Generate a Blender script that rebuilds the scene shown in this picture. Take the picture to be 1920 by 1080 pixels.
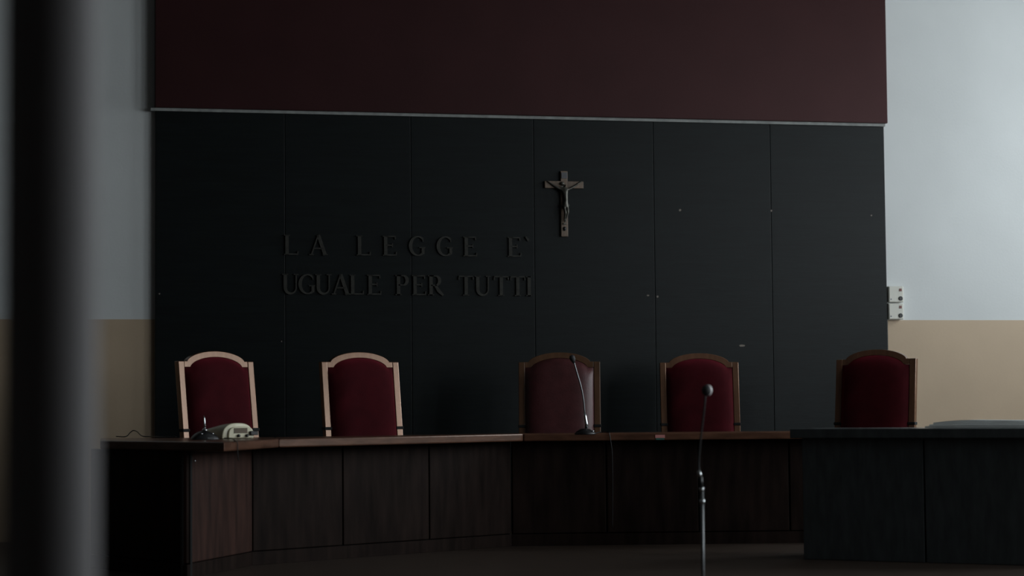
import bpy, bmesh, math, random
from mathutils import Vector, Matrix
random.seed(7)
scene = bpy.context.scene
for o in list(bpy.data.objects):
    bpy.data.objects.remove(o, do_unlink=True)
COL = scene.collection
sin, cos, pi = math.sin, math.cos, math.pi

# ------------------------------------------------------------------ camera
F = 3994.35                      # focal length in pixels of the 1920 frame
PX, PY = 900.5, 540.0            # optical centre of the picture
CAM = Vector((-0.9259, -14.9007, 1.17))
YAW, PIT, ROL = 0.21372, 0.05698, -0.00812
fw = Vector((sin(YAW) * cos(PIT), cos(YAW) * cos(PIT), sin(PIT)))
rt0 = Vector((cos(YAW), -sin(YAW), 0)); up0 = rt0.cross(fw)
rt = cos(ROL) * rt0 + sin(ROL) * up0
up = -sin(ROL) * rt0 + cos(ROL) * up0
cd = bpy.data.cameras.new('camera')
cam = bpy.data.objects.new('camera', cd); COL.objects.link(cam)
M = Matrix.Identity(4)
for i in range(3):
    M[i][0] = rt[i]; M[i][1] = up[i]; M[i][2] = -fw[i]; M[i][3] = CAM[i]
cam.matrix_world = M
cd.sensor_width = 36.0
cd.lens = F / 1920 * 36.0
cd.shift_x = (960 - PX) / 1920
cd.clip_end = 100
cd.dof.use_dof = True
cd.dof.focus_distance = 13.9
cd.dof.aperture_fstop = 2.0
scene.camera = cam

# ------------------------------------------------------------------ world, light, exposure
w = bpy.data.worlds.new('sky'); scene.world = w; w.use_nodes = True
bg = w.node_tree.nodes['Background']
bg.inputs[0].default_value = (0.62, 0.74, 0.85, 1); bg.inputs[1].default_value = 1.0
RW = 8.0                                             # right wall, the one with the windows
WIN = [(-1.75, 1.7), (-4.65, 1.7), (-7.55, 1.7), (-10.45, 1.7), (-13.35, 1.7)]    # centre, width of each window
WZ0, WZ1 = 1.5, 4.6
for i, (yc, ww) in enumerate(WIN):                   # daylight entering each window
    ld = bpy.data.lights.new('daylight', 'AREA'); ld.shape = 'RECTANGLE'
    ld.size = WZ1 - WZ0 - 0.1; ld.size_y = ww - 0.1
    ld.energy = 110.0; ld.color = (0.90, 0.97, 1.0)
    lo = bpy.data.objects.new('daylight', ld); COL.objects.link(lo)
    lo.location = (RW + 0.26, yc, (WZ0 + WZ1) / 2)
    lo.rotation_euler = (0, pi / 2, 0)
vs = scene.view_settings
vs.view_transform = 'Standard'; vs.look = 'None'; vs.exposure = 0.0; vs.gamma = 1.0
vs.use_curve_mapping = False
scene.display_settings.display_device = 'sRGB'
scene.cycles.max_bounces = 8
scene.cycles.use_denoising = True
scene.cycles.sample_clamp_indirect = 4.0

# ------------------------------------------------------------------ pixel geometry of the place
def ray(px, py):
    return (fw + rt * ((px - PX) / F) + up * ((PY - py) / F))
def at_depth(px, py, d): return CAM + ray(px, py) * d
def on_y(px, py, y=0.0):
    r = ray(px, py); return CAM + r * ((y - CAM.y) / r.y)
def on_z(px, py, z):
    r = ray(px, py); return CAM + r * ((z - CAM.z) / r.z)
def floor_pt(px, d):                                  # plan position (x, y) on column px at depth d
    p = at_depth(px, 767, d); return Vector((p.x, p.y))

# ------------------------------------------------------------------ materials
MATS = {}
def mat(name, col, rough=0.5, metal=0.0, spec=0.5, noise=None, bump=None, coat=0.0, sheen=0.0, stretch=None, coat_rough=0.1, tint=None, sheen_tint=None, ior=None):
    if name in MATS: return MATS[name]
    m = bpy.data.materials.new(name); m.use_nodes = True
    nt = m.node_tree; b = nt.nodes['Principled BSDF']
    b.inputs['Base Color'].default_value = (*col, 1)
    b.inputs['Roughness'].default_value = rough
    b.inputs['Metallic'].default_value = metal
    b.inputs['Specular IOR Level'].default_value = spec
    if ior: b.inputs['IOR'].default_value = ior
    if tint: b.inputs['Specular Tint'].default_value = (*tint, 1)
    b.inputs['Coat Weight'].default_value = coat
    b.inputs['Coat Roughness'].default_value = coat_rough
    b.inputs['Sheen Weight'].default_value = sheen
    if sheen_tint: b.inputs['Sheen Tint'].default_value = (*sheen_tint, 1)
    if noise or bump:
        tc = nt.nodes.new('ShaderNodeTexCoord'); mp = nt.nodes.new('ShaderNodeMapping')
        nt.links.new(tc.outputs['Object'], mp.inputs[0])
        if stretch: mp.inputs['Scale'].default_value = stretch
        n = nt.nodes.new('ShaderNodeTexNoise'); n.inputs['Detail'].default_value = 6
        nt.links.new(mp.outputs[0], n.inputs[0])
        n.inputs['Scale'].default_value = noise[0] if noise else bump[0]
        if noise:
            r = nt.nodes.new('ShaderNodeValToRGB')
            k = noise[1]
            r.color_ramp.elements[0].position = 0.3; r.color_ramp.elements[1].position = 0.7
            r.color_ramp.elements[0].color = (*[c * (1 - k) for c in col], 1)
            r.color_ramp.elements[1].color = (*[min(1, c * (1 + k)) for c in col], 1)
            nt.links.new(n.outputs[0], r.inputs[0]); nt.links.new(r.outputs[0], b.inputs['Base Color'])
        if bump:
            n2 = nt.nodes.new('ShaderNodeTexNoise'); n2.inputs['Scale'].default_value = bump[0]
            n2.inputs['Detail'].default_value = 4
            nt.links.new(mp.outputs[0], n2.inputs[0])
            bp = nt.nodes.new('ShaderNodeBump'); bp.inputs['Strength'].default_value = bump[1]
            bp.inputs['Distance'].default_value = 0.004
            nt.links.new(n2.outputs[0], bp.inputs['Height']); nt.links.new(bp.outputs[0], b.inputs['Normal'])
    MATS[name] = m
    return m
WHITE = mat('white_plaster', (0.72, 0.74, 0.74), 0.85, noise=(1.3, 0.04), bump=(60, 0.15))
TAN = mat('tan_paint', (0.54, 0.41, 0.285), 0.6, noise=(2.0, 0.05), bump=(60, 0.1))
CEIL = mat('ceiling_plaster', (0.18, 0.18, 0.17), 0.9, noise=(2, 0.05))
DARKWALL = mat('dark_wall_paint', (0.03, 0.027, 0.025), 0.8, noise=(2, 0.1))
FLOOR = mat('floor_boards', (0.05, 0.033, 0.024), 0.45, noise=(6, 0.3), stretch=(1, 8, 1))
BOARD = mat('black_green_stain', (0.0045, 0.0068, 0.0072), 0.42, spec=0.2, noise=(9, 0.25), bump=(30, 0.12), stretch=(0.4, 1, 6))
RED = mat('red_brown_paint', (0.028, 0.0098, 0.0105), 0.42, spec=0.34, tint=(1, 0.6, 0.6), noise=(3, 0.12), bump=(80, 0.1))
TRIMGREY = mat('dusty_grey_trim', (0.28, 0.29, 0.28), 0.7, noise=(20, 0.2))
LETTER = mat('dark_bronze_letters', (0.040, 0.039, 0.034), 0.6, spec=0.2, noise=(30, 0.3))
WOOD = mat('walnut_varnish', (0.15, 0.075, 0.044), 0.21, spec=1.0, ior=1.62, tint=(1, 0.68, 0.52), noise=(7, 0.25), stretch=(3, 3, 0.5))
WOODDK = mat('dark_oak_frame', (0.125, 0.06, 0.03), 0.40, noise=(7, 0.3), stretch=(3, 3, 0.5))
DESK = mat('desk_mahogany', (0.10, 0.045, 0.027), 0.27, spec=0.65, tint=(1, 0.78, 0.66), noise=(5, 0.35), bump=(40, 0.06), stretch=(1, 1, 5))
DESKF = mat('desk_front_wood', (0.017, 0.0105, 0.0085), 0.55, spec=0.05, noise=(6, 0.45), bump=(40, 0.06), stretch=(3, 3, 0.5))  # front wood darkened, shade of the panels put into the colour
DESKF_LIT = mat('desk_front_wood_lit', (0.040, 0.018, 0.0135), 0.5, spec=0.14, noise=(6, 0.5), bump=(40, 0.06), stretch=(3, 3, 0.4))  # lit copy of the front wood: light put into a brighter, redder colour
SHADOWGAP = mat('black_backing', (0.006, 0.006, 0.006), 0.8, noise=(5, 0.1))
EBONY = mat('black_lacquer_desk', (0.055, 0.062, 0.064), 0.22, spec=0.4, noise=(6, 0.2), stretch=(1, 6, 1))
VELVET = mat('red_velvet', (0.040, 0.0034, 0.0055), 0.85, spec=0.1, noise=(9, 0.3), bump=(120, 0.15), sheen=0.6, sheen_tint=(0.9, 0.08, 0.14))
LEATHER = mat('oxblood_leather', (0.085, 0.022, 0.024), 0.42, spec=0.5, noise=(14, 0.2), bump=(90, 0.2))
PIPING = mat('dark_piping', (0.05, 0.01, 0.012), 0.7, noise=(60, 0.2))
BLACKP = mat('black_plastic', (0.012, 0.012, 0.013), 0.4, noise=(40, 0.1))
FOAM = mat('black_mic_mesh', (0.03, 0.03, 0.033), 0.6, noise=(200, 0.4), bump=(400, 0.5))
CHROME = mat('chrome', (0.62, 0.64, 0.66), 0.18, metal=1.0, noise=(30, 0.05))
STEEL = mat('dull_steel', (0.17, 0.175, 0.18), 0.4, metal=1.0, noise=(30, 0.1))
CREAM = mat('cream_plastic', (0.86, 0.80, 0.58), 0.35, noise=(10, 0.06), coat=0.2)
SLAT = mat('grille_brown', (0.20, 0.135, 0.07), 0.5, noise=(20, 0.2))
BOXCREAM = mat('switch_box_plastic', (0.68, 0.67, 0.60), 0.45, noise=(15, 0.03))
LAMPRED = mat('red_lamp_plastic', (0.16, 0.03, 0.02), 0.3, noise=(15, 0.1))
CROSSW = mat('cross_wood', (0.17, 0.118, 0.083), 0.5, noise=(20, 0.3), stretch=(2, 2, 0.5))
BRONZE = mat('aged_bronze', (0.10, 0.095, 0.08), 0.38, metal=0.5, noise=(40, 0.4))
COLUMN = mat('column_grey_paint', (0.23, 0.215, 0.22), 0.7, noise=(4, 0.05))
PLAQUE = mat('grey_plaque', (0.10, 0.10, 0.11), 0.5, noise=(30, 0.2))
SHELL = mat('pale_grey_plastic', (0.68, 0.65, 0.65), 0.4, noise=(30, 0.05))
PAPER = mat('grey_paper', (0.80, 0.82, 0.81), 0.6, noise=(8, 0.06))
PINK = mat('pink_label', (0.55, 0.22, 0.20), 0.6, noise=(20, 0.05))
GREEN = mat('green_label', (0.02, 0.10, 0.08), 0.6, noise=(20, 0.05))
SCUFF = mat('bare_chip', (0.22, 0.19, 0.16), 0.8, noise=(50, 0.2))
WINFRAME = mat('white_window_frame', (0.6, 0.6, 0.58), 0.5, noise=(10, 0.05))
def glass_mat():
    m = bpy.data.materials.new('window_glass'); m.use_nodes = True; nt = m.node_tree
    nt.nodes.clear()
    o = nt.nodes.new('ShaderNodeOutputMaterial'); mx = nt.nodes.new('ShaderNodeMixShader')
    t = nt.nodes.new('ShaderNodeBsdfTransparent'); g = nt.nodes.new('ShaderNodeBsdfGlossy')
    g.inputs['Roughness'].default_value = 0.02; mx.inputs[0].default_value = 0.06
    nt.links.new(t.outputs[0], mx.inputs[1]); nt.links.new(g.outputs[0], mx.inputs[2])
    nt.links.new(mx.outputs[0], o.inputs[0]); return m
GLASS = glass_mat()

# ------------------------------------------------------------------ mesh helpers
def link(name, me, m, parent=None, smooth=False):
    o = bpy.data.objects.new(name, me); COL.objects.link(o)
    if m and not me.materials: me.materials.append(m)
    if parent is not None: o.parent = parent
    if smooth:
        for p in me.polygons: p.use_smooth = True
    return o
def obj(name, bm, m, parent=None, smooth=False, bevel=0.0, seg=2):
    bmesh.ops.recalc_face_normals(bm, faces=bm.faces)
    me = bpy.data.meshes.new(name); bm.to_mesh(me); bm.free()
    o = link(name, me, m, parent, smooth)
    if bevel:
        b = o.modifiers.new('bevel', 'BEVEL'); b.width = bevel; b.segments = seg; b.limit_method = 'ANGLE'
    return o
def box(bm, x0, x1, y0, y1, z0, z1):
    v = [bm.verts.new((x, y, z)) for x in (x0, x1) for y in (y0, y1) for z in (z0, z1)]
    for f in ((0,1,3,2),(4,6,7,5),(0,4,5,1),(2,3,7,6),(0,2,6,4),(1,5,7,3)):
        bm.faces.new([v[i] for i in f])
    return bm
def bx(*a): return box(bmesh.new(), *a)
def prism(bm, pts, z0, z1):                          # plan polygon, straight sides
    a = [bm.verts.new((p[0], p[1], z0)) for p in pts]; b = [bm.verts.new((p[0], p[1], z1)) for p in pts]
    bm.faces.new(a[::-1]); bm.faces.new(b)
    n = len(pts)
    for i in range(n): bm.faces.new((a[i], a[(i+1) % n], b[(i+1) % n], b[i]))
    return bm
def xz_prism(bm, pts, y0, y1):                       # outline in the x-z plane, extruded in y
    a = [bm.verts.new((p[0], y0, p[1])) for p in pts]; b = [bm.verts.new((p[0], y1, p[1])) for p in pts]
    bm.faces.new(a); bm.faces.new(b[::-1])
    n = len(pts)
    for i in range(n): bm.faces.new((a[i], b[i], b[(i+1) % n], a[(i+1) % n]))
    return bm
def lathe(bm, prof, seg=24, c=(0, 0)):
    rings = []
    for r, z in prof:
        if r < 1e-6: rings.append([bm.verts.new((c[0], c[1], z))])
        else: rings.append([bm.verts.new((c[0] + r*cos(2*pi*i/seg), c[1] + r*sin(2*pi*i/seg), z)) for i in range(seg)])
    for A, B in zip(rings, rings[1:]):
        for i in range(seg):
            j = (i + 1) % seg
            if len(A) == 1 and len(B) == 1: continue
            if len(A) == 1: bm.faces.new((A[0], B[i], B[j]))
            elif len(B) == 1: bm.faces.new((A[i], A[j], B[0]))
            else: bm.faces.new((A[i], A[j], B[j], B[i]))
    for R in (rings[0], rings[-1]):
        if len(R) > 1: bm.faces.new(R)
    return bm
def smooth_path(pts, n=8):                           # Catmull-Rom through points
    P = [Vector(p) for p in pts]; P = [2*P[0]-P[1]] + P + [2*P[-1]-P[-2]]
    out = []
    for i in range(1, len(P) - 2):
        a, b, c, d = P[i-1:i+3]
        for k in range(n):
            t = k / n
            out.append(0.5*((2*b) + (c-a)*t + (2*a-5*b+4*c-d)*t*t + (3*b-a-3*c+d)*t**3))
    out.append(P[-2]); return out
def tube(bm, pts, r, seg=10):
    P = [Vector(p) for p in pts]; rs = r if isinstance(r, (list, tuple)) else [r]*len(P)
    rings = []; ref = Vector((0.13, 0.31, 0.94)).normalized()
    for i, p in enumerate(P):
        t = (P[min(i+1, len(P)-1)] - P[max(i-1, 0)]).normalized()
        u = t.cross(ref)
        if u.length < 1e-3: u = t.cross(Vector((1, 0, 0)))
        u.normalize(); v = t.cross(u)
        rings.append([bm.verts.new(p + rs[i]*(cos(2*pi*k/seg)*u + sin(2*pi*k/seg)*v)) for k in range(seg)])
    for A, B in zip(rings, rings[1:]):
        for k in range(seg): bm.faces.new((A[k], A[(k+1) % seg], B[(k+1) % seg], B[k]))
    bm.faces.new(rings[0][::-1]); bm.faces.new(rings[-1]); return bm
def ellipsoid(bm, c, rx, ry, rz, rot=None, u=16, v=10):
    mt = Matrix.Translation(c) @ (rot or Matrix.Identity(4)) @ Matrix.Diagonal((rx, ry, rz, 1))
    bmesh.ops.create_uvsphere(bm, u_segments=u, v_segments=v, radius=1.0, matrix=mt); return bm
def tag(o, label=None, cat=None, group=None, kind=None):
    if label: o['label'] = label
    if cat: o['category'] = cat
    if group: o['group'] = group
    if kind: o['kind'] = kind
    return o
def thing(name, label, cat, loc=(0, 0, 0), rz=0.0, group=None):
    o = bpy.data.objects.new(name, None); COL.objects.link(o)
    o.location = loc; o.rotation_euler = (0, 0, rz); o.empty_display_size = 0.1
    return tag(o, label, cat, group)
def struct(name, bm, m, label, parent=None, **k):
    o = obj(name, bm, m, parent, **k)
    if parent is None: tag(o, label, None, None, 'structure')
    return o

# ------------------------------------------------------------------ the room
LW, FY, CZ = -3.2, -18.0, 5.0
PANW = 0.9; PANT = 0.045                              # panelling width of a board, thickness
ZD = 1.8125                                           # dado line
ZT = 3.259                                            # top of the panelling
POD = 0.30                                            # judges' platform height
struct('floor', bx(LW, RW, FY, 0.2, -0.2, 0.0), FLOOR, 'dark wooden courtroom floor')
struct('ceiling', bx(LW, RW, FY, 0.2, CZ, CZ + 0.2), CEIL, 'plain plaster ceiling')
struct('wall_back', bx(LW, RW + 0.3, 0.0, 0.2, ZD, CZ), WHITE, 'white upper wall behind the judges')
dado = struct('wall_back_dado', bx(LW, -0.004, -0.002, 0.2, 0.0, ZD), TAN, 'tan painted lower wall at the left of the panelling')
x_margin = on_y(1665, 640).x
struct('wall_back_dado', bx(x_margin, RW + 0.3, -0.002, 0.2, 0.0, ZD), TAN, 'tan painted lower wall at the right of the panelling')
struct('wall_back_margin', bx(-0.004, x_margin, 0.0, 0.2, 0.0, ZD), WHITE, 'white margin of wall beside the panelling')
struct('wall_left', bx(LW - 0.2, LW, FY, 0.2, 0.0, CZ), DARKWALL, 'dark side wall of the courtroom')
struct('wall_front', bx(LW - 0.2, RW + 0.3, FY - 0.2, FY, 0.0, CZ), DARKWALL, 'dark rear wall of the courtroom')
bm = bmesh.new()
box(bm, RW, RW + 0.3, FY, 0.0, 0.0, WZ0); box(bm, RW, RW + 0.3, FY, 0.0, WZ1, CZ)
edges = [FY] + sorted(sum(([yc - ww/2, yc + ww/2] for yc, ww in WIN), [])) + [0.0]
for a, b in zip(edges[0::2], edges[1::2]): box(bm, RW, RW + 0.3, a, b, WZ0, WZ1)
struct('wall_right', bm, WHITE, 'white side wall with tall windows')
for i, (yc, ww) in enumerate(WIN):
    e = bpy.data.objects.new('window_%d' % (i + 1), None); COL.objects.link(e); e.location = (RW + 0.1, yc, WZ0)
    tag(e, 'tall white framed window in the side wall', None, None, 'structure')
    h = WZ1 - WZ0; bm = bmesh.new()
    for y in (-ww/2 + 0.03, ww/2 - 0.03): box(bm, -0.03, 0.03, y - 0.03, y + 0.03, 0, h)
    for z in (0.03, h - 0.03): box(bm, -0.03, 0.03, -ww/2 + 0.06, ww/2 - 0.06, z - 0.03, z + 0.03)
    obj('window_frame', bm, WINFRAME, e)
    obj('mullion', bx(-0.025, 0.025, -0.025, 0.025, 0.06, h - 0.06), WINFRAME, e)
    for s in (-1, 1):
        obj('pane', bx(-0.003, 0.003, min(s*0.025, s*(ww/2-0.06)), max(s*0.025, s*(ww/2-0.06)), 0.06, h - 0.06), GLASS, e)

# dark panelling: six boards
wp = thing('wall_panelling', 'dark green-black wooden panelling of six tall boards behind the chairs', 'panelling', (0, 0, POD))
for k in range(6):
    g = 0.002
    obj('board', bx(k*PANW + (g if k else 0), (k+1)*PANW - (g if k < 5 else 0), -PANT, -0.006, 0.0, ZT - POD), BOARD, wp, bevel=0.002)
obj('backing', bx(0.01, 6*PANW - 0.01, -0.0055, -0.0005, 0, ZT - POD - 0.01), SHADOWGAP, wp)
def mark(px, py, wpx, hpx, rz=0.0):
    p = on_y(px, py, -PANT); s = p.y * 0 + 15.6 / F
    bm = bmesh.new(); n = 9
    pts = [(cos(2*pi*i/n)*wpx/2*s*(0.8+0.4*random.random()), sin(2*pi*i/n)*hpx/2*s*(0.8+0.4*random.random())) for i in range(n)]
    xz_prism(bm, pts, -0.0015, 0.001)
    o = obj('chip_mark', bm, SCUFF, wp); o.location = (p.x, -PANT, p.z - POD)
for a in ((1391, 648, 13, 4), (1275, 394, 5, 5), (1215, 554, 5, 3), (1233, 556, 4, 4), (1446, 395, 4, 4), (299, 551, 3, 3), (1634, 404, 3, 3), (528, 640, 2, 3)):
    mark(*a)

# red-brown header board with dusty trim
hb = thing('header_board', 'dark red-brown board above the black panelling', 'wall board', (0, 0, ZT))
obj('board', bx(-0.006, 6*PANW + 0.016, -0.085, -0.001, 0.022, CZ - ZT - 0.001), RED, hb, bevel=0.004)
obj('edge_trim', bx(-0.035, 6*PANW + 0.004, -0.062, -0.001, 0.001, 0.021), TRIMGREY, hb)

# ------------------------------------------------------------------ raised inscription
def stroke(bm, pts, wd):                              # flat ribbon of varying width, in x-z, extruded later
    P = [Vector((p[0], p[1])) for p in pts]; ws = wd if isinstance(wd, list) else [wd]*len(P)
    L, R = [], []
    for i, p in enumerate(P):
        t = (P[min(i+1, len(P)-1)] - P[max(i-1, 0)]).normalized(); n = Vector((-t.y, t.x))
        L.append(p + n*ws[i]/2); R.append(p - n*ws[i]/2)
    for i in range(len(P) - 1):
        xz_prism(bm, [L[i], R[i], R[i+1], L[i+1]], -0.014/LH, 0.0)
LH = 0.142
T, t_ = 0.17, 0.065                                   # thick and thin strokes
def serif(bm, x, z, wd=0.3): stroke(bm, [(x - wd/2, z), (x + wd/2, z)], 0.05)
def arc(cx, cz, rx, rz, a0, a1, n=18):
    return [(cx + rx*cos(math.radians(a0 + (a1-a0)*i/n)), cz + rz*sin(math.radians(a0 + (a1-a0)*i/n))) for i in range(n+1)]
def arcw(a0, a1, n=18):
    return [t_ + (T - t_)*abs(cos(math.radians(a0 + (a1-a0)*i/n)))**1.5 for i in range(n+1)]
def letter(ch):
    bm = bmesh.new()
    if ch in 'LEPRI':
        stroke(bm, [(0.1, 0), (0.1, 1)], T); serif(bm, 0.1, 0.975)
        if ch in 'PRI': serif(bm, 0.1, 0.025)
    if ch in 'LE':
        serif(bm, 0.06, 0.025, 0.2)
        stroke(bm, [(0.1, 0.033), (0.62, 0.033)], t_); stroke(bm, [(0.62, 0.0), (0.645, 0.19)], 0.05)
    if ch == 'E':
        stroke(bm, [(0.1, 0.967), (0.58, 0.967)], t_); stroke(bm, [(0.58, 1.0), (0.585, 0.82)], 0.05)
        stroke(bm, [(0.1, 0.52), (0.44, 0.52)], t_); stroke(bm, [(0.44, 0.43), (0.44, 0.61)], 0.05)
    if ch in 'PR':
        stroke(bm, [(0.1, 0.967), (0.34, 0.967)], t_); stroke(bm, [(0.1, 0.5), (0.34, 0.5)], t_)
        stroke(bm, arc(0.33, 0.733, 0.21, 0.234, 90, -90), arcw(90, -90))
    if ch == 'R':
        stroke(bm, [(0.32, 0.5), (0.5, 0.22), (0.72, 0.0)], [0.12, T, 0.1])
    if ch == 'A':
        stroke(bm, [(0.02, 0.02), (0.36, 1.0)], t_); stroke(bm, [(0.36, 1.0), (0.7, 0.0)], T)
        stroke(bm, [(0.15, 0.33), (0.56, 0.33)], t_); serif(bm, 0.02, 0.025, 0.22); serif(bm, 0.7, 0.025, 0.26)
    if ch == 'T':
        stroke(bm, [(0.37, 0), (0.37, 1)], T); serif(bm, 0.37, 0.025, 0.32)
        stroke(bm, [(0.0, 0.967), (0.74, 0.967)], t_)
        stroke(bm, [(0.02, 1.0), (0.0, 0.8)], 0.05); stroke(bm, [(0.72, 1.0), (0.74, 0.8)], 0.05)
    if ch == 'U':
        stroke(bm, [(0.12, 1.0), (0.12, 0.32)], T); stroke(bm, [(0.66, 1.0), (0.66, 0.32)], t_)
        stroke(bm, arc(0.39, 0.32, 0.27, 0.29, 180, 360), [T + (t_-T)*min(1, i/14) for i in range(19)])
        serif(bm, 0.12, 0.975); serif(bm, 0.66, 0.975, 0.24)
    if ch == 'G':
        stroke(bm, arc(0.44, 0.5, 0.38, 0.47, 50, 310), arcw(50, 310))
        stroke(bm, [(0.70, 0.42), (0.70, 0.1)], T*0.85); serif(bm, 0.66, 0.42, 0.3)
        stroke(bm, [(0.69, 0.92), (0.70, 0.72)], 0.05)
    if ch == "'":
        stroke(bm, [(0.0, 1.02), (0.16, 0.84)], [0.06, 0.13])
    for v in bm.verts: v.co *= LH
    return bm
LM = {}
ins = thing('wall_inscription', "raised dark letters reading LA LEGGE E' UGUALE PER TUTTI on the black panelling", 'inscription',
            (on_y(532, 552, -PANT).x, -PANT, on_y(532, 552, -PANT).z))
def put(ch, px, py):
    p = on_y(px, py, -PANT)
    if ch not in LM:
        o = obj('letter', letter(ch), LETTER, ins); LM[ch] = o
    else:
        o = LM[ch].copy(); COL.objects.link(o)
    o.parent = ins
    o.location = (p.x - ins.location.x, 0, p.z - ins.location.z)
r1 = [('L', 534), ('A', 583), ('L', 670), ('E', 719), ('G', 767), ('G', 819), ('E', 870), ('E', 953), ("'", 985)]
for ch, x in r1: put(ch, x, 478 + (x - 534) * 0.0085)
r2 = [('U', 530), ('G', 560), ('U', 592), ('A', 625), ('L', 657), ('E', 690), ('P', 743), ('E', 774), ('R', 804), ('T', 860), ('U', 891), ('T', 926), ('T', 957), ('I', 988)]
for ch, x in r2: put(ch, x, 551.5 + (x - 530) * 0.0085)

# ------------------------------------------------------------------ crucifix
cp = on_y(1057.5, 444, -PANT)
cr = thing('crucifix', 'brown wooden crucifix with a dark metal figure on the panelling', 'crucifix', (cp.x, -PANT, cp.z))
S = 15.55 / F                                         # metres per pixel at the wall
H = 122 * S
obj('upright', bx(-6.6*S, 6.6*S, -0.022, -0.0005, 0, H), CROSSW, cr, bevel=0.003)
zc = (444 - 347.5) * S
for s in (-1, 1):
    a, b = sorted((s*6.6*S, s*37*S))
    obj('crossbeam_arm', bx(a, b, -0.022, -0.0005, zc - 6.5*S, zc + 6.5*S), CROSSW, cr, bevel=0.003)
obj('title_plaque', bx(-5.6*S, 5.6*S, -0.027, -0.022, H - 14*S, H - 3*S), PLAQUE, cr, bevel=0.001)
# the figure: one skin
sk = [(1.2, -6, 60), (2.0, -6.5, 70), (0.8, -5.5, 79), (-0.2, -4.5, 87), (-1.8, -6.5, 91), (-4.0, -9, 95.5),       # pelvis, belly, chest, neck base, neck, head
      (-9, -4, 88), (-20, -3, 94), (-30, -2.5, 101), (-33, -2.5, 103),
      (9, -4, 88), (20, -3, 94), (30, -2.5, 101), (33, -2.5, 103),
      (-2.2, -6.5, 54), (0.0, -10.5, 44), (-1.0, -5, 31), (-0.5, -6.5, 26),
      (4.2, -6.5, 54), (4.6, -10.5, 45), (1.2, -5.5, 32), (0.6, -7.5, 27)]
ed = [(0,1),(1,2),(2,3),(3,4),(4,5),(3,6),(6,7),(7,8),(8,9),(3,10),(10,11),(11,12),(12,13),(0,14),(14,15),(15,16),(16,17),(0,18),(18,19),(19,20),(20,21)]
rd = [5.0, 4.6, 6.0, 4.8, 2.4, 4.6, 2.7, 2.1, 1.7, 1.5, 2.7, 2.1, 1.7, 1.5, 3.7, 3.0, 2.0, 1.6, 3.7, 3.0, 2.0, 1.6]
me = bpy.data.meshes.new('figure')
me.from_pydata([(x*S, -0.022 + y*S*0.75, z*S) for x, y, z in sk], ed, [])
fo = link('figure', me, BRONZE, cr)
md = fo.modifiers.new('skin', 'SKIN')
for i, sv in enumerate(me.skin_vertices[0].data):
    sv.radius = (rd[i]*S, rd[i]*S*0.85); sv.use_root = (i == 0)
md.use_smooth_shade = True
fo.modifiers.new('sub', 'SUBSURF').levels = 2; fo.modifiers['sub'].render_levels = 2
bm = bmesh.new(); tube(bm, [(-4.4*S, -0.03, 59*S), (1*S, -0.0335, 56*S), (6.2*S, -0.03, 60*S)], [4.4*S, 5.4*S, 4.4*S], 10)
obj('loincloth', bm, BRONZE, cr, smooth=True)
bm = bmesh.new(); ellipsoid(bm, Vector((-4.4*S, -0.0285, 98.5*S)), 4.6*S, 4.4*S, 3.4*S); obj('hair', bm, BRONZE, cr, smooth=True)
obj('foot_rest', bx(-3*S, 3*S, -0.032, -0.022, 22*S, 25*S), BRONZE, cr, bevel=0.001)
bm = bmesh.new(); ellipsoid(bm, Vector((0, -0.024, 15*S + 0.0)), 3.4*S, 0.008, 3.4*S)
box(bm, -2*S, 2*S, -0.030, -0.022, 10.8*S, 13*S); obj('skull_emblem', bm, BLACKP, cr, smooth=True)

# ------------------------------------------------------------------ electrical boxes
for i, (y0, y1, lab) in enumerate(((537, 568, 'upper of two cream electrical boxes on the white wall'),
                                   (569, 600, 'lower of two cream electrical boxes just above the tan paint'))):
    a = on_y(1661, y1, 0); b = on_y(1689, y0, 0)
    w_, h_ = b.x - a.x, b.z - a.z
    t = thing('switch_box', lab, 'electrical box', (a.x, 0, a.z), 0, 'electrical boxes beside the panelling')
    obj('housing', bx(0, w_, -0.05, -0.0005, 0.002, h_ - 0.002), BOXCREAM, t, bevel=0.006)
    obj('cover_plate', bx(0.006, w_ - 0.006, -0.054, -0.05, 0.006, h_ - 0.006), BOXCREAM, t, bevel=0.002)
    s = h_ / 31
    o = obj('indicator_lamp', bx(-2.6*s, 2.6*s, -0.057, -0.054, -2.6*s, 2.6*s), LAMPRED, t, bevel=0.002); o.location = (w_*0.78, 0, h_*0.76)
    bm = bmesh.new(); lathe(bm, [(0, 0), (4.1*s, 0), (4.1*s, 0.004), (3.4*s, 0.006), (0, 0.006)], 20)
    o = obj('black_knob', bm, BLACKP, t, smooth=False); o.rotation_euler = (pi/2, 0, 0); o.location = (w_*0.78, -0.054, h_*0.25)
    bm = bmesh.new(); lathe(bm, [(0, 0), (1.6*s, 0), (1.3*s, 0.002), (0, 0.002)], 12)
    o = obj('screw', bm, STEEL, t); o.rotation_euler = (pi/2, 0, 0); o.location = (w_*0.16, -0.054, h_*0.2)

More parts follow.
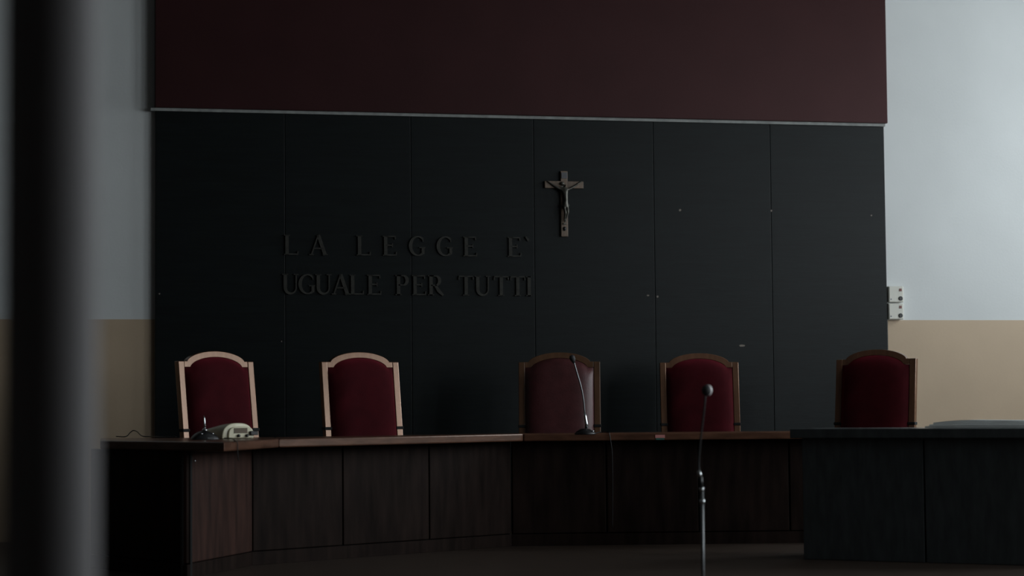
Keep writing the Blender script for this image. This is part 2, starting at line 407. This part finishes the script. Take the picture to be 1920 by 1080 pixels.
# ------------------------------------------------------------------ platform and judges' bench
fp = [floor_pt(-700, 10.6), floor_pt(420, 9.9), floor_pt(1100, 10.6), floor_pt(2050, 9.9)]
struct('floor_platform', bx(LW + 0.01, RW - 0.01, fp[1].y, -0.05, 0.001, POD), FLOOR, 'raised dark wooden platform under the bench')
ZB = 1.015; TH = 0.048
A = floor_pt(188, 11.8); B = on_z(420, 829, ZB).xy; C = on_z(523, 823, ZB).xy; D = on_z(981, 813.3, ZB).xy
E_ = floor_pt(1590, 13.55)
A2 = floor_pt(188, 12.85); C2 = floor_pt(515, 12.75); D2 = floor_pt(990, 13.86); E2 = floor_pt(1590, 14.0)
bench = thing('judges_bench', 'long dark polished wooden bench with angled sections in front of the chairs', 'bench', (C.x, C.y, POD))
bo = Vector((C.x, C.y))
def plan(name, pts, z0, z1, m, parent, off, zoff, bevel=0.0):
    return obj(name, prism(bmesh.new(), [(p[0]-off.x, p[1]-off.y) for p in pts], z0 - zoff, z1 - zoff), m, parent, bevel=bevel)
def lerp(a, b, t): return a + (b - a)*t
g = 0.0015
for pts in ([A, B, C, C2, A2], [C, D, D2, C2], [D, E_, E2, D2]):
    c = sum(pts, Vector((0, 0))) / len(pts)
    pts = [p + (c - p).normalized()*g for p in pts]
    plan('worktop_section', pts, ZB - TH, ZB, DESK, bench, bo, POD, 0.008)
F00 = floor_pt(170, 12.0); F0 = floor_pt(350, 11.15); F1 = floor_pt(473, 12.1); F2 = floor_pt(958, 13.6); F3 = floor_pt(1590, 13.72)
def panel_line(P, Q, px_seams, thick=0.022, m=DESKF):
    # boards along P-Q with recessed joints, seams given by picture columns
    d = (Q - P); L = d.length; d.normalize(); n = Vector((d.y, -d.x))        # n points out to the room
    if n.dot(Vector((CAM.x, CAM.y)) - P) < 0: n = -n
    ss = [0.0]
    for px in px_seams:
        r = ray(px, 900).xy; o = Vector((CAM.x, CAM.y))
        den = r.x*d.y - r.y*d.x
        ss.append(((P.x - o.x)*r.y - (P.y - o.y)*r.x) / den * -1 if False else ((o - P).x*r.y - (o - P).y*r.x) / (d.x*r.y - d.y*r.x))
    ss.append(L)
    for a, b in zip(ss, ss[1:]):
        p, q = P + d*(a + 0.005), P + d*(b - 0.005)
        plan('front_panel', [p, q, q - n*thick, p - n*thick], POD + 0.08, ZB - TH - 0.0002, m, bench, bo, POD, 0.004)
    p, q = P - n*thick, Q - n*thick
    plan('backing_board', [p, q, q - n*0.012, p - n*0.012], POD + 0.001, ZB - TH - 0.0002, SHADOWGAP, bench, bo, POD)
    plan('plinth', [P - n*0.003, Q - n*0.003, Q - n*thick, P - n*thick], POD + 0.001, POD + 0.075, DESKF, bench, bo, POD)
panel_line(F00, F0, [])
panel_line(F0, F1, [], m=DESKF_LIT)
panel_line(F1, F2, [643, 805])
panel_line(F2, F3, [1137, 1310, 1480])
kp = at_depth(366, 864, 11.25)
d01 = (F1 - F0).normalized(); n01 = Vector((d01.y, -d01.x))
if n01.dot(CAM.xy - F0) < 0: n01 = -n01
kq = F0 + d01*0.11 + n01*0.0005
bm = bmesh.new(); lathe(bm, [(0, 0), (0.008, 0), (0.008, 0.003), (0.005, 0.006), (0, 0.006)], 14)
o = obj("lock_barrel", bm, CHROME, bench, smooth=True)
o.rotation_euler = (pi/2, 0, math.atan2(n01.x, -n01.y)); o.location = (kq.x - bo.x, kq.y - bo.y, kp.z - POD)

# side desk at the right, a little higher and nearer
ZS = 1.045
SA = floor_pt(1480, 12.2); SB = floor_pt(2060, 11.35)
ds = (SB - SA).normalized(); ns = Vector((-ds.y, ds.x))
if ns.dot(CAM.xy - SA) > 0: ns = -ns                   # ns points away from the camera
side = thing('side_desk', 'black side desk with thick overhanging top in front of the rightmost chair', 'desk', (SA.x, SA.y, POD))
plan('worktop', [SA, SB, SB + ns*0.7, SA + ns*0.7], ZS - 0.054, ZS, EBONY, side, SA, POD, 0.005)
L = (SB - SA).length
for k, (a, b) in enumerate(((0.05, 0.76), (0.77, L - 0.05))):
    p, q = SA + ds*a + ns*0.06, SA + ds*b + ns*0.06
    plan('front_panel', [p, q, q + ns*0.025, p + ns*0.025], POD + 0.001, ZS - 0.0542, EBONY, side, SA, POD, 0.003)
p, q = SA + ds*0.06 + ns*0.0855, SA + ds*(L - 0.06) + ns*0.0855
plan('backing_board', [p, q, q + ns*0.012, p + ns*0.012], POD + 0.001, ZS - 0.0542, EBONY, side, SA, POD)
for a in (0.05, L - 0.075):
    p, q = SA + ds*a + ns*0.098, SA + ds*(a + 0.025) + ns*0.098
    plan('end_panel', [p, q, q + ns*0.56, p + ns*0.56], POD + 0.001, ZS - 0.0542, EBONY, side, SA, POD)

# ------------------------------------------------------------------ chairs
CH = 1.25; HWD = 0.275; SHO = 1.186; ARC0 = 0.208; STW = 0.043; CRT = 0.038
def rake(z): return 0.225 + 0.14*(z - 0.42)
def top_z(x, hw=ARC0, zs=SHO, zt=CH):
    ax = abs(x)
    if ax >= hw: return zs
    t = ax / hw
    return zs + (zt - zs)*(1 - t*t)**0.62
def crest_bm():
    bm = bmesh.new(); n = 40
    xs = sorted(set([-HWD + STW, HWD - STW] + [ARC0*sin(pi/2*(-1 + 2*i/n)) for i in range(n+1)] + [(ARC0 - 0.02)*sin(pi/2*(-1 + 2*i/n)) for i in range(n+1)]))
    xs = [x for i, x in enumerate(xs) if i == 0 or x - xs[i-1] > 1e-5]
    rows = []
    for x in xs:
        zo = top_z(x); zi = top_z(x, ARC0 - 0.02) - CRT
        rows.append([(x, rake(z) + dy, z) for dy in (-0.022, 0.022) for z in (zi, zo)])
    V = [[bm.verts.new(c) for c in r] for r in rows]
    for P, Q in zip(V, V[1:]):
        for i, j in ((0, 1), (1, 3), (3, 2), (2, 0)): bm.faces.new((P[i], Q[i], Q[j], P[j]))
    bm.faces.new([V[0][i] for i in (0, 1, 3, 2)]); bm.faces.new([V[-1][i] for i in (0, 2, 3, 1)])
    return bm
def stile_bm(s):
    bm = bmesh.new(); n = 14; V = []
    for i in range(n+1):
        z = 0.0 + SHO*i/n
        zz = max(z, 0.36); y = rake(zz) + (0.07*(0.36 - z)/0.36 if z < 0.36 else 0)
        wd = STW if z > 0.4 else STW*0.92
        a, b = sorted((s*HWD, s*(HWD - wd)))
        V.append([bm.verts.new((x, y + dy, z)) for x in (a, b) for dy in (-0.024, 0.024)])
    for P, Q in zip(V, V[1:]):
        for i, j in ((0, 1), (1, 3), (3, 2), (2, 0)): bm.faces.new((P[i], P[j], Q[j], Q[i]))
    bm.faces.new([V[0][i] for i in (0, 1, 3, 2)]); bm.faces.new([V[-1][i] for i in (0, 2, 3, 1)])
    return bm
def pad_bm(sgn, bulge, z0=0.5):
    bm = bmesh.new(); nx, nz = 26, 26; hw = HWD - STW - 0.001
    G = []
    for i in range(nx+1):
        x = -hw + 2*hw*i/nx; zt = top_z(x, ARC0 - 0.02) - CRT - 0.001; col = []
        for k in range(nz+1):
            t = k/nz; z = z0 + (zt - z0)*t
            e = (1 - abs(x/hw)**4) * (1 - abs(2*t - 1)**7)
            col.append(bm.verts.new((x, rake(z) + sgn*((0.02 if sgn < 0 else 0.006) + bulge*max(0, e)**0.6), z)))
        G.append(col)
    for i in range(nx):
        for k in range(nz): bm.faces.new((G[i][k], G[i+1][k], G[i+1][k+1], G[i][k+1]))
    # rim joining to the mid plane
    return bm
def seat_bm():
    bm = bmesh.new(); n = 14; G = []
    for i in range(n+1):
        for_row = []
        u = -1 + 2*i/n
        for k in range(n+1):
            v = -1 + 2*k/n
            e = max(0, (1 - abs(u)**6)*(1 - abs(v)**6))
            for_row.append(bm.verts.new((u*(0.262 - 0.02*(v+1)/2), 0.02 + v*-0.0 + (-0.26 + 0.45*(k/n)), 0.43 + 0.065*e**0.5)))
        G.append(for_row)
    for i in range(n):
        for k in range(n): bm.faces.new((G[i][k], G[i+1][k], G[i+1][k+1], G[i][k+1]))
    return bm
def make_chair(label, frame, pad):
    t = thing('judge_chair', label, 'chair', group='high-backed judge chairs')
    for s in (-1, 1): obj('stile', stile_bm(s), frame, t, bevel=0.004)
    obj('crest_rail', crest_bm(), frame, t, bevel=0.003)
    b = obj('back_cushion', pad_bm(-1, 0.06), pad, t, smooth=True)
    obj('back_cover', pad_bm(1, 0.008), pad, t, smooth=True)
    obj('lower_rail', bx(-HWD + STW + 0.001, HWD - STW - 0.001, rake(0.48) - 0.02, rake(0.48) + 0.02, 0.455, 0.498), frame, t, bevel=0.004)
    obj('seat_cushion', seat_bm(), pad, t, smooth=True)
    obj('seat_frame', bx(-0.265, 0.265, -0.25, 0.19, 0.355, 0.43), frame, t, bevel=0.008)
    for s in (-1, 1):
        bm = bmesh.new(); tube(bm, [(s*0.24, -0.225, 0.354), (s*0.24, -0.225, 0.2), (s*0.235, -0.225, 0.0)], [0.026, 0.024, 0.016], 10)
        obj('front_leg', bm, frame, t, smooth=True)
        a, b2 = sorted((s*(HWD + 0.004), s*(HWD - STW - 0.004)))
        obj('stile_band', bx(a, b2, rake(0.755) - 0.031, rake(0.755) + 0.028, 0.745, 0.764), SHADOWGAP, t, bevel=0.003)
    return t
def dup(root, label):
    r = root.copy(); COL.objects.link(r); r['label'] = label
    for ch in list(root.children):
        c = ch.copy(); COL.objects.link(c); c.parent = r
    return r
def place(t, px, d, theta):                            # crest centre at picture column px, depth d, facing theta from -Y
    p = floor_pt(px, d); R = Matrix.Rotation(math.radians(theta), 2)
    o = p - R @ Vector((0, rake(CH)))
    t.location = (o.x, o.y, POD + 0.001); t.rotation_euler = (0, 0, math.radians(theta))
c1 = make_chair('red velvet chair with pale-lit wooden frame behind the cream intercom', WOOD, VELVET)
c2 = dup(c1, 'red velvet chair with lit wooden frame, second from the left wall')
c4 = dup(c1, 'red velvet chair in dim light, between the leather chair and the rightmost chair')
c5 = dup(c1, 'dark shadowed red velvet chair in front of the tan wall')
c3 = make_chair('oxblood leather chair with dark wooden frame in the middle of the row, below the crucifix', WOODDK, LEATHER)
place(c1, 400.5, 13.43, 26); place(c2, 672, 13.92, 15); place(c3, 1049.5, 14.4, -15)
place(c4, 1311, 14.9, -12); place(c5, 1646.5, 14.3, -40)

# ------------------------------------------------------------------ things on the bench
# intercom
ip = on_z(443, 822.5, ZB)
ic = thing('desk_intercom', 'cream plastic intercom with arched top and slatted grille on the bench', 'intercom', (ip.x, ip.y, ZB + 0.001), math.radians(24))
def arch(wd, h, n=22, sq=2.6, z0=0.0):
    pts = []
    for i in range(n+1):
        a = pi - pi*i/n
        pts.append((wd/2*math.copysign(abs(cos(a))**(2/sq), cos(a)), z0 + (h - z0)*abs(sin(a))**(2/sq)))
    return pts
def loft(bm, secs):                                   # sections: (outline, y, shift x)
    V = [[bm.verts.new((p[0]*k + sx, y, p[1]*kz)) for p in o] for o, y, sx, k, kz in secs]
    for P, Q in zip(V, V[1:]):
        for i in range(len(P)-1): bm.faces.new((P[i], P[i+1], Q[i+1], Q[i]))
        bm.faces.new((P[-1], P[0], Q[0], Q[-1]))
    bm.faces.new(V[0][::-1]); bm.faces.new(V[-1]); return bm
oc = arch(0.205, 0.088)
bm = loft(bmesh.new(), [(oc, -0.020, 0, 1, 1), (oc, 0.0, 0, 1.0, 1.0), (oc, 0.05, -0.02, 0.95, 0.95), (oc, 0.13, -0.06, 0.85, 0.72), (oc, 0.19, -0.09, 0.75, 0.42)])
ib = obj('body', bm, CREAM, ic, smooth=True, bevel=0.004)
fc = arch(0.165, 0.066, sq=3.5)
obj('front_face', xz_prism(bmesh.new(), [(x + 0.014, z + 0.003) for x, z in fc], -0.034, -0.0205), CREAM, ic, bevel=0.004)
gr = obj('grille_recess', bx(-0.033, 0.052, -0.0348, -0.034, 0.030, 0.060), BLACKP, ic)
for k in range(4):
    z = 0.0315 + k*0.0073
    obj('grille_slat', bx(-0.033, 0.052, -0.038, -0.0349, z, z + 0.005), SLAT, ic)
for x in (-0.006, 0.048):
    bm = bmesh.new(); lathe(bm, [(0, 0), (0.009, 0), (0.008, 0.012), (0, 0.012)], 16)
    o = obj('control_knob', bm, BLACKP, ic, smooth=True); o.rotation_euler = (pi/2, 0, 0); o.location = (x, -0.034, 0.016)
obj('plug', bx(0.066, 0.118, -0.05, -0.035, 0.018, 0.042), BLACKP, ic, bevel=0.004)
def cable(name, pts, r, label, m=BLACKP, n=8, parent=None):
    bm = tube(bmesh.new(), smooth_path(pts, n), r, 8)
    c = Vector(pts[0])
    for v in bm.verts: v.co -= c
    o = obj(name, bm, m, None, smooth=True); o.location = c
    if parent is None: return tag(o, label, 'cable')
    o.name = 'cable'; o.parent = parent
    o.matrix_parent_inverse = (Matrix.Translation(parent.location) @ parent.rotation_euler.to_matrix().to_4x4()).inverted()
    return tag(o, label)
def bp(px, py, lift=0.0):
    p = on_z(px, py, ZB); return Vector((p.x, p.y, ZB + 0.0045 + lift))
edge = on_z(441, 827.2, ZB)
def s1(px, dz, out=0.006):                             # a point just outside the lit left edge of the bench
    t = (px - 420)/103; p = lerp(B, C, t); n = Vector(((C-B).y, -(C-B).x)).normalized()
    if n.dot(CAM.xy - B) < 0: n = -n
    return Vector((p.x + n.x*out, p.y + n.y*out, ZB + dz))
cable('intercom_cable', [bp(396, 822.3), bp(412, 822.9), bp(426, 823.0), bp(434, 823.4), bp(438.5, 825.0), s1(440, 0.0045, -0.004), s1(441, -0.004), s1(441.5, -0.03), s1(442, -0.07), s1(443, -0.10)], 0.0028,
      'thin black cable running over the bench edge', parent=ic)
cable('loose_cord', [bp(218, 819.6), bp(236, 819.8), bp(244, 819, 0.022), bp(250, 818.6, 0.034), bp(257, 818.8, 0.027), bp(266, 819.6, 0.003), bp(280, 819.8), bp(300, 820.2), bp(330, 820.3)], 0.0032,
      'black cord looped up on the far left end of the bench')
# pen stand
pp = on_z(384, 824.4, ZB)
ps = thing('pen_stand', 'black desk pen stand with one upright pen beside the intercom', 'pen stand', (pp.x, pp.y, ZB + 0.001), 0.2)
bm = loft(bmesh.new(), [(arch(0.15, 0.05, sq=1.6), -0.045, 0.0, 0.8, 0.55), (arch(0.15, 0.05, sq=1.6), -0.03, 0, 1, 0.9), (arch(0.15, 0.05, sq=1.6), 0.03, 0, 1, 1), (arch(0.15, 0.05, sq=1.6), 0.05, 0, .9, .7)])
obj('base', bm, BLACKP, ps, smooth=True)
bm = bmesh.new(); lathe(bm, [(0, 0.048), (0.016, 0.048), (0.014, 0.056), (0.008, 0.062), (0, 0.062)], 16); obj('socket', bm, CHROME, ps, smooth=True)
bm = bmesh.new(); tube(bm, [(0, 0, 0.06), (-0.001, 0, 0.09), (-0.003, 0, 0.118), (-0.004, 0, 0.134)], [0.006, 0.0055, 0.0045, 0.001], 10); obj('pen', bm, CHROME, ps, smooth=True)
for x in (0.035, -0.028):
    bm = bmesh.new(); ellipsoid(bm, Vector((x, -0.034, 0.032)), 0.007, 0.006, 0.005); obj('stud', bm, CHROME, ps, smooth=True)
obj('front_bar', bx(0.002, 0.04, -0.05, -0.044, 0.006, 0.01), CHROME, ps)

# gooseneck microphone on the bench
mp = on_z(1097, 815.2, ZB)
DM = (mp - CAM).dot(fw); SM = DM / F
mc = thing('desk_microphone', 'black gooseneck microphone standing on the bench in front of the leather chair', 'microphone', (mp.x, mp.y, ZB + 0.001))
bm = bmesh.new(); lathe(bm, [(0, 0), (0.062, 0), (0.062, 0.008), (0.05, 0.02), (0.026, 0.034), (0, 0.037)], 28); obj('base', bm, BLACKP, mc, smooth=True)
bm = bmesh.new(); lathe(bm, [(0, 0), (0.012, 0), (0.011, 0.006), (0, 0.008)], 14); o = obj('switch', bm, CHROME, mc, smooth=True); o.location = (0.035, -0.035, 0.018)
def mpt(px, py, dd=0.0):
    p = at_depth(px, py, DM + dd); return p - Vector(mc.location)
bm = bmesh.new(); tube(bm, [mpt(1100, 803), mpt(1099.5, 795), mpt(1097.5, 782), mpt(1096, 774)], [0.011, 0.0095, 0.008, 0.006], 12); obj('neck_socket', bm, CHROME, mc, smooth=True)
bm = bmesh.new(); tube(bm, smooth_path([mpt(1096.3, 776), mpt(1094, 750), mpt(1089, 724), mpt(1082, 700), mpt(1075.5, 677)], 8), 0.0048, 10); obj('gooseneck', bm, STEEL, mc, smooth=True)
bm = bmesh.new(); tube(bm, [mpt(1076.2, 681), mpt(1074.5, 675), mpt(1072.5, 670), mpt(1070.5, 666.5)], [0.006, 0.015, 0.0175, 0.010], 14); obj('capsule', bm, FOAM, mc, smooth=True)
# its cable over the front edge
def s3(px, dz, out):                                   # a point at the front edge of the straight bench section
    d = (E_ - D).normalized(); n = Vector((d.y, -d.x)); r = ray(px, 812).xy
    if n.dot(CAM.xy - D) < 0: n = -n
    v = CAM.xy - D; k = (v.x*r.y - v.y*r.x) / (d.x*r.y - d.y*r.x)
    p = D + d*k + n*out
    return Vector((p.x, p.y, ZB + dz))
cable('microphone_cable', [Vector((mp.x + 0.062, mp.y + 0.01, ZB + 0.0045)), s3(1128, 0.0045, -0.12), s3(1140, 0.0045, -0.02), s3(1142, 0.0035, 0.001), s3(1142.5, -0.006, 0.007),
      s3(1144.5, -0.05, 0.008), s3(1147, -0.12, 0.008), s3(1147.5, -0.25, 0.008), s3(1147, -0.42, 0.006), s3(1146, -0.60, 0.006)], 0.003,
      'thin dark cable hanging down the bench front', BLACKP, parent=mc)

# microphone on a floor stand, nearer
DN = 9.4
foot = floor_pt(1316, DN)
ms = thing('stand_microphone', 'gooseneck microphone on a tall chrome floor stand in front of the bench', 'microphone', (foot.x, foot.y, 0.001))
def npt(px, py): return at_depth(px, py, DN) - Vector(ms.location)
bm = bmesh.new(); lathe(bm, [(0, 0), (0.15, 0), (0.15, 0.012), (0.06, 0.03), (0.02, 0.04), (0, 0.04)], 32); obj('base', bm, BLACKP, ms, smooth=True)
pt = npt(1316, 920)
bm = bmesh.new(); tube(bm, [(pt.x, pt.y, 0.035), (pt.x, pt.y, 0.45), pt], 0.0075, 14); obj('pole', bm, STEEL, ms, smooth=True)
bm = bmesh.new(); tube(bm, [npt(1317, 945), npt(1316.3, 936)], 0.0115, 14); obj('clutch', bm, CHROME, ms, smooth=True)
bm = bmesh.new(); tube(bm, [npt(1316, 921), npt(1315, 914)], 0.0105, 14); obj('ring', bm, CHROME, ms, smooth=True)
bm = bmesh.new(); tube(bm, [npt(1315, 914), npt(1313, 893)], 0.0095, 14); obj('handle', bm, BLACKP, ms, smooth=True)
bm = bmesh.new(); tube(bm, [npt(1313, 893), npt(1311.5, 888), npt(1310.5, 882)], [0.0100, 0.009, 0.0055], 14); obj('collar', bm, CHROME, ms, smooth=True)
bm = bmesh.new(); tube(bm, smooth_path([npt(1310.6, 884), npt(1310.2, 862), npt(1313, 830), npt(1317, 795), npt(1320.5, 765), npt(1322.5, 742)], 8), 0.0042, 10); obj('gooseneck', bm, BLACKP, ms, smooth=True)
bm = bmesh.new(); hp = npt(1324.5, 732); ellipsoid(bm, hp, 0.021, 0.023, 0.025, None, 20, 14); obj('capsule', bm, FOAM, ms, smooth=True)
bm = bmesh.new(); ellipsoid(bm, hp + rt*0.008 + fw*0.007, 0.019, 0.021, 0.0245, None, 20, 14); obj('capsule_shell', bm, SHELL, ms, smooth=True)

# sticker on the bench edge
st = thing('edge_label', 'small pink and green label stuck on the bench edge', 'label')
fd = (E_ - D).normalized(); fn = Vector((fd.y, -fd.x))
if fn.dot(CAM.xy - D) < 0: fn = -fn
q = on_z(1231.5, 810.6, ZB).xy
tt = (q - D).dot(fd); q = D + fd*tt + fn*0.001
st.location = (q.x, q.y, ZB - 0.014); st.rotation_euler = (0, 0, math.atan2(fd.y, fd.x))
obj('pink_half', bx(-0.031, 0.031, -0.002, 0, -0.020, 0.0), PINK, st)
obj('green_half', bx(-0.027, 0.027, -0.002, 0, -0.032, -0.0205), GREEN, st)

# papers on the side desk
r = at_depth(1800, 798, 11.95)
pc = floor_pt(1805, 12.0)
pa = thing('paper_sheaf', 'grey-white stack of large papers with a curled edge lying on the side desk', 'papers', (pc.x, pc.y, ZS + 0.001), math.atan2(ds.y, ds.x))
def sheet_top(k, x):                                   # upper surface of the k-th bundle, a little humped
    u = max(0.0, min(1.0, (x + 0.185) / 0.58))
    return 0.002 + (k + 1)*0.0075 + 0.022*math.sin(min(1, u*2.2)*pi/2)*(k + 1)/3*(1 - 0.3*u)
for k in range(3):
    bm = bmesh.new(); n = 18; V = []; x0 = -0.185 + 0.02*k
    for i in range(n+1):
        x = x0 + (0.575 - 0.03*k)*i/n
        zb = 0.0005 if k == 0 else sheet_top(k - 1, x) + 0.0004
        V.append([bm.verts.new((x, y, z)) for y in (-0.11 + 0.012*k, 0.13) for z in (zb, sheet_top(k, x))])
    for P, Q in zip(V, V[1:]):
        for i, j in ((0, 1), (1, 3), (3, 2), (2, 0)): bm.faces.new((P[i], P[j], Q[j], Q[i]))
    bm.faces.new([V[0][i] for i in (0, 1, 3, 2)]); bm.faces.new([V[-1][i] for i in (0, 2, 3, 1)])
    obj('sheet_bundle', bm, PAPER, pa, smooth=False)

# ------------------------------------------------------------------ near round column
cl = floor_pt(94, 2.5)
bm = bmesh.new(); R = 88 * 2.5 / F
lathe(bm, [(R, 0.001), (R, 0.6), (R, 1.6), (R, CZ - 0.001)], 48)
for f in bm.faces: f.smooth = True
o = obj('round_column', bm, COLUMN, None)
o.location = (cl.x, cl.y, 0)
tag(o, 'slim grey round column close by at the left edge', 'column')
